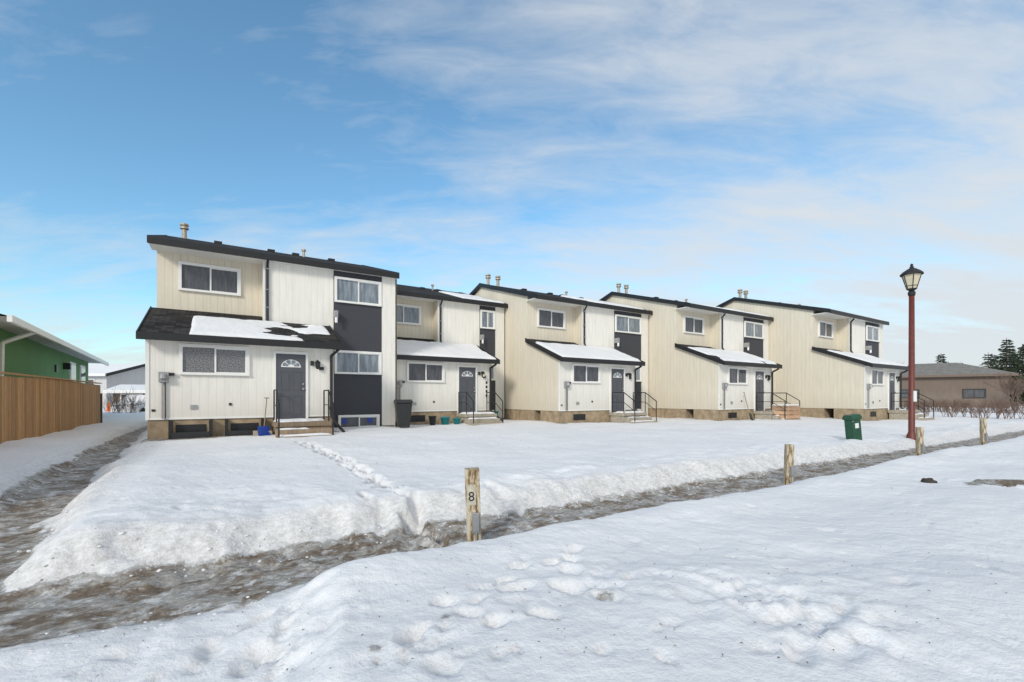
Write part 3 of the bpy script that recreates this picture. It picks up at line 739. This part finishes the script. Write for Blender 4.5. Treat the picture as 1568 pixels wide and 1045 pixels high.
def conifer(X,Y,h,seed,z=.3):
    rng=random.Random(seed);b=B();b.tube((X,Y,z),(X,Y,z+h),h*.018,.02,'bark',6)
    R=h*.27
    zz=h*.1
    while zz<h*.98:
        t=zz/h;nb=rng.randint(6,9);a0=rng.uniform(0,6.28)
        for j in range(nb):
            a=a0+6.283*j/nb+rng.uniform(-.3,.3);r=R*(1-t)**.85*rng.uniform(.6,1.2)+.1
            e=Vector((math.cos(a),math.sin(a),rng.uniform(-.35,.1)));base=Vector((X,Y,z+zz))
            b.tube(base,base+e*r,.03,.01,'bark',3,False)
            for k in range(max(5,int(r*12))):
                f=rng.uniform(.1,1.05);c=base+e*r*f;s=rng.uniform(.14,.28)*(h/8)
                w=Vector((-math.sin(a),math.cos(a),0))*rng.choice((-1,1));o=(e*.7+w*rng.uniform(.2,1)+Vector((0,0,rng.uniform(-.5,.15)))).normalized()*s*1.5
                p2=Vector((rng.uniform(-.3,.3),rng.uniform(-.3,.3),.3))*s
                b.poly([c-p2,c+o*.6-p2*.6,c+o,c+o*.5+p2],'needles')
        zz+=h*.032*rng.uniform(.7,1.3)
    return b.obj('conifer_tree')
for k,(X,Y,h) in enumerate([(65.5,69.5,8.0),(58.6,56,6.8),(62.5,59,6.8),(62.6,57.6,8.8),(64.5,57,8.2),(67.5,58.5,9.2),(74,66,9),(65,66,6.4),(70,64,8.8),(43,80,6.2)]): conifer(X,Y,h,k+3)
rng=random.Random(5);b=B()
for i in range(5200):
    a=rng.uniform(-1.25,1.35);R=rng.uniform(150,190);hh=2.5+3.5*abs(math.sin(a*11)+.6*math.sin(a*27+1))*.6
    X=R*math.sin(a);Y=R*math.cos(a);zz=rng.random()**1.2*hh
    s=rng.uniform(.5,1.3);b.poly([(X-s,Y,zz-.5),(X+s,Y,zz-.5),(X+rng.uniform(-.6,.6),Y+.3,zz+s*1.5)],'bark')
b.obj('distant_treeline')

rng=random.Random(11);b=B()
for i in range(360):
    if i<290:
        x=rng.uniform(100,1560);y=rng.uniform(700,1040) if rng.random()<.6 else rng.uniform(850,1040);X,Y=pix(x,y,.2)
    else: X,Y=rng.uniform(-5,14),rng.uniform(8,13)
    z=gzw(X,Y)+.006;s=rng.uniform(.003,.012)*(1.5 if Y>6 else 1);t=rng.uniform(0,6.28)
    c,n=math.cos(t)*s,math.sin(t)*s
    b.poly([(X-c,Y-n,z),(X+n*.4,Y-c*.4,z+s*.4),(X+c,Y+n,z+s*.2),(X-n*.4,Y+c*.4,z+s*.5)],'litter')
b.obj('leaf_litter')

# ---------------------------------------------------------------- light, sky
w=bpy.data.worlds.new('World');S.world=w;w.use_nodes=True;nt=w.node_tree
bg=nt.nodes['Background']
sky=nt.nodes.new('ShaderNodeTexSky');sky.sky_type='NISHITA';sky.sun_disc=False
sx,sy,el=-.36,-.933,math.radians(27)
sky.sun_elevation=el;sky.sun_rotation=math.atan2(sx,sy);sky.air_density=1.0;sky.dust_density=.6;sky.ozone_density=1.2
tc=N(nt,'ShaderNodeTexCoord');sp=N(nt,'ShaderNodeSeparateXYZ');L(nt,tc.outputs['Generated'],sp.inputs[0])
zc=math_(nt,'MAXIMUM',sp.outputs[2],0.0);den=math_(nt,'ADD',zc,.22)
cb=N(nt,'ShaderNodeCombineXYZ');L(nt,math_(nt,'DIVIDE',sp.outputs[0],den),cb.inputs[0]);L(nt,math_(nt,'DIVIDE',sp.outputs[1],den),cb.inputs[1])
mp=N(nt,'ShaderNodeMapping');mp.inputs['Rotation'].default_value=(0,0,math.radians(-35));mp.inputs['Scale'].default_value=(.9,1.9,1);mp.inputs['Location'].default_value=(1.3,.4,0);L(nt,cb.outputs[0],mp.inputs[0])
n1=N(nt,'ShaderNodeTexNoise',Scale=1.3,Detail=11.0,Roughness=.56,Distortion=.45);L(nt,mp.outputs[0],n1.inputs['Vector'])
mp3=N(nt,'ShaderNodeMapping');mp3.inputs['Rotation'].default_value=(0,0,math.radians(-50));mp3.inputs['Scale'].default_value=(1.6,4.6,1);L(nt,cb.outputs[0],mp3.inputs[0])
n3=N(nt,'ShaderNodeTexNoise',Scale=2.1,Detail=10.0,Roughness=.62,Distortion=.5);L(nt,mp3.outputs[0],n3.inputs['Vector'])
n2=N(nt,'ShaderNodeTexNoise',Scale=.7,Detail=3.0,Roughness=.5);L(nt,cb.outputs[0],n2.inputs['Vector'])
bias=math_(nt,'MULTIPLY',sp.outputs[0],.19)
low=N(nt,'ShaderNodeMapRange');low.inputs[1].default_value=0;low.inputs[2].default_value=.4;low.inputs[3].default_value=.23;low.inputs[4].default_value=-.02;L(nt,zc,low.inputs[0])
over=N(nt,'ShaderNodeMapRange');over.inputs[1].default_value=.6;over.inputs[2].default_value=.9;over.inputs[3].default_value=0;over.inputs[4].default_value=.16;L(nt,zc,over.inputs[0])  # extra cloud added overhead to whiten the fill light from the zenith
back=N(nt,'ShaderNodeMapRange');back.inputs[1].default_value=.1;back.inputs[2].default_value=-.4;back.inputs[3].default_value=0;back.inputs[4].default_value=.18;L(nt,sp.outputs[1],back.inputs[0])  # unseen cloud added behind the camera for whiter fill light
cl=math_(nt,'ADD',math_(nt,'MULTIPLY',n1.outputs[0],.52),math_(nt,'MULTIPLY',n3.outputs[0],.38))
cl=math_(nt,'ADD',cl,math_(nt,'MULTIPLY',n2.outputs[0],.26))
cl=math_(nt,'ADD',cl,math_(nt,'ADD',bias,low.outputs[0]))
cl=math_(nt,'ADD',cl,math_(nt,'ADD',over.outputs[0],back.outputs[0]))
cf=ramp(nt,cl,[(.48,0.0),(.61,.34),(.70,.66),(.84,.95)]).outputs[0]
hs=mixc(nt,1.0,sky.outputs[0],(1.2,1.66,1.72),'MULTIPLY')
col=mixc(nt,cf,hs,(6.0,6.3,6.6))
L(nt,col,bg.inputs[0]);bg.inputs[1].default_value=.12
sl=bpy.data.lights.new('sun','SUN');sl.energy=2.1;sl.angle=math.radians(12);sl.color=(1,.93,.83)
so=bpy.data.objects.new('sun',sl);C.objects.link(so)
d=Vector((sx*math.cos(el),sy*math.cos(el),math.sin(el)));so.rotation_euler=d.to_track_quat('Z','Y').to_euler();so.location=(0,0,30)

cam=bpy.data.cameras.new('camera');cam.lens=16;cam.sensor_width=36;cam.shift_y=.0545;cam.clip_end=3000;cam.clip_start=.05
co=bpy.data.objects.new('camera',cam);C.objects.link(co);co.location=(0,0,1.6);co.rotation_euler=(math.pi/2,0,0);S.camera=co
S.view_settings.view_transform='Standard';S.view_settings.look='None';S.view_settings.exposure=0
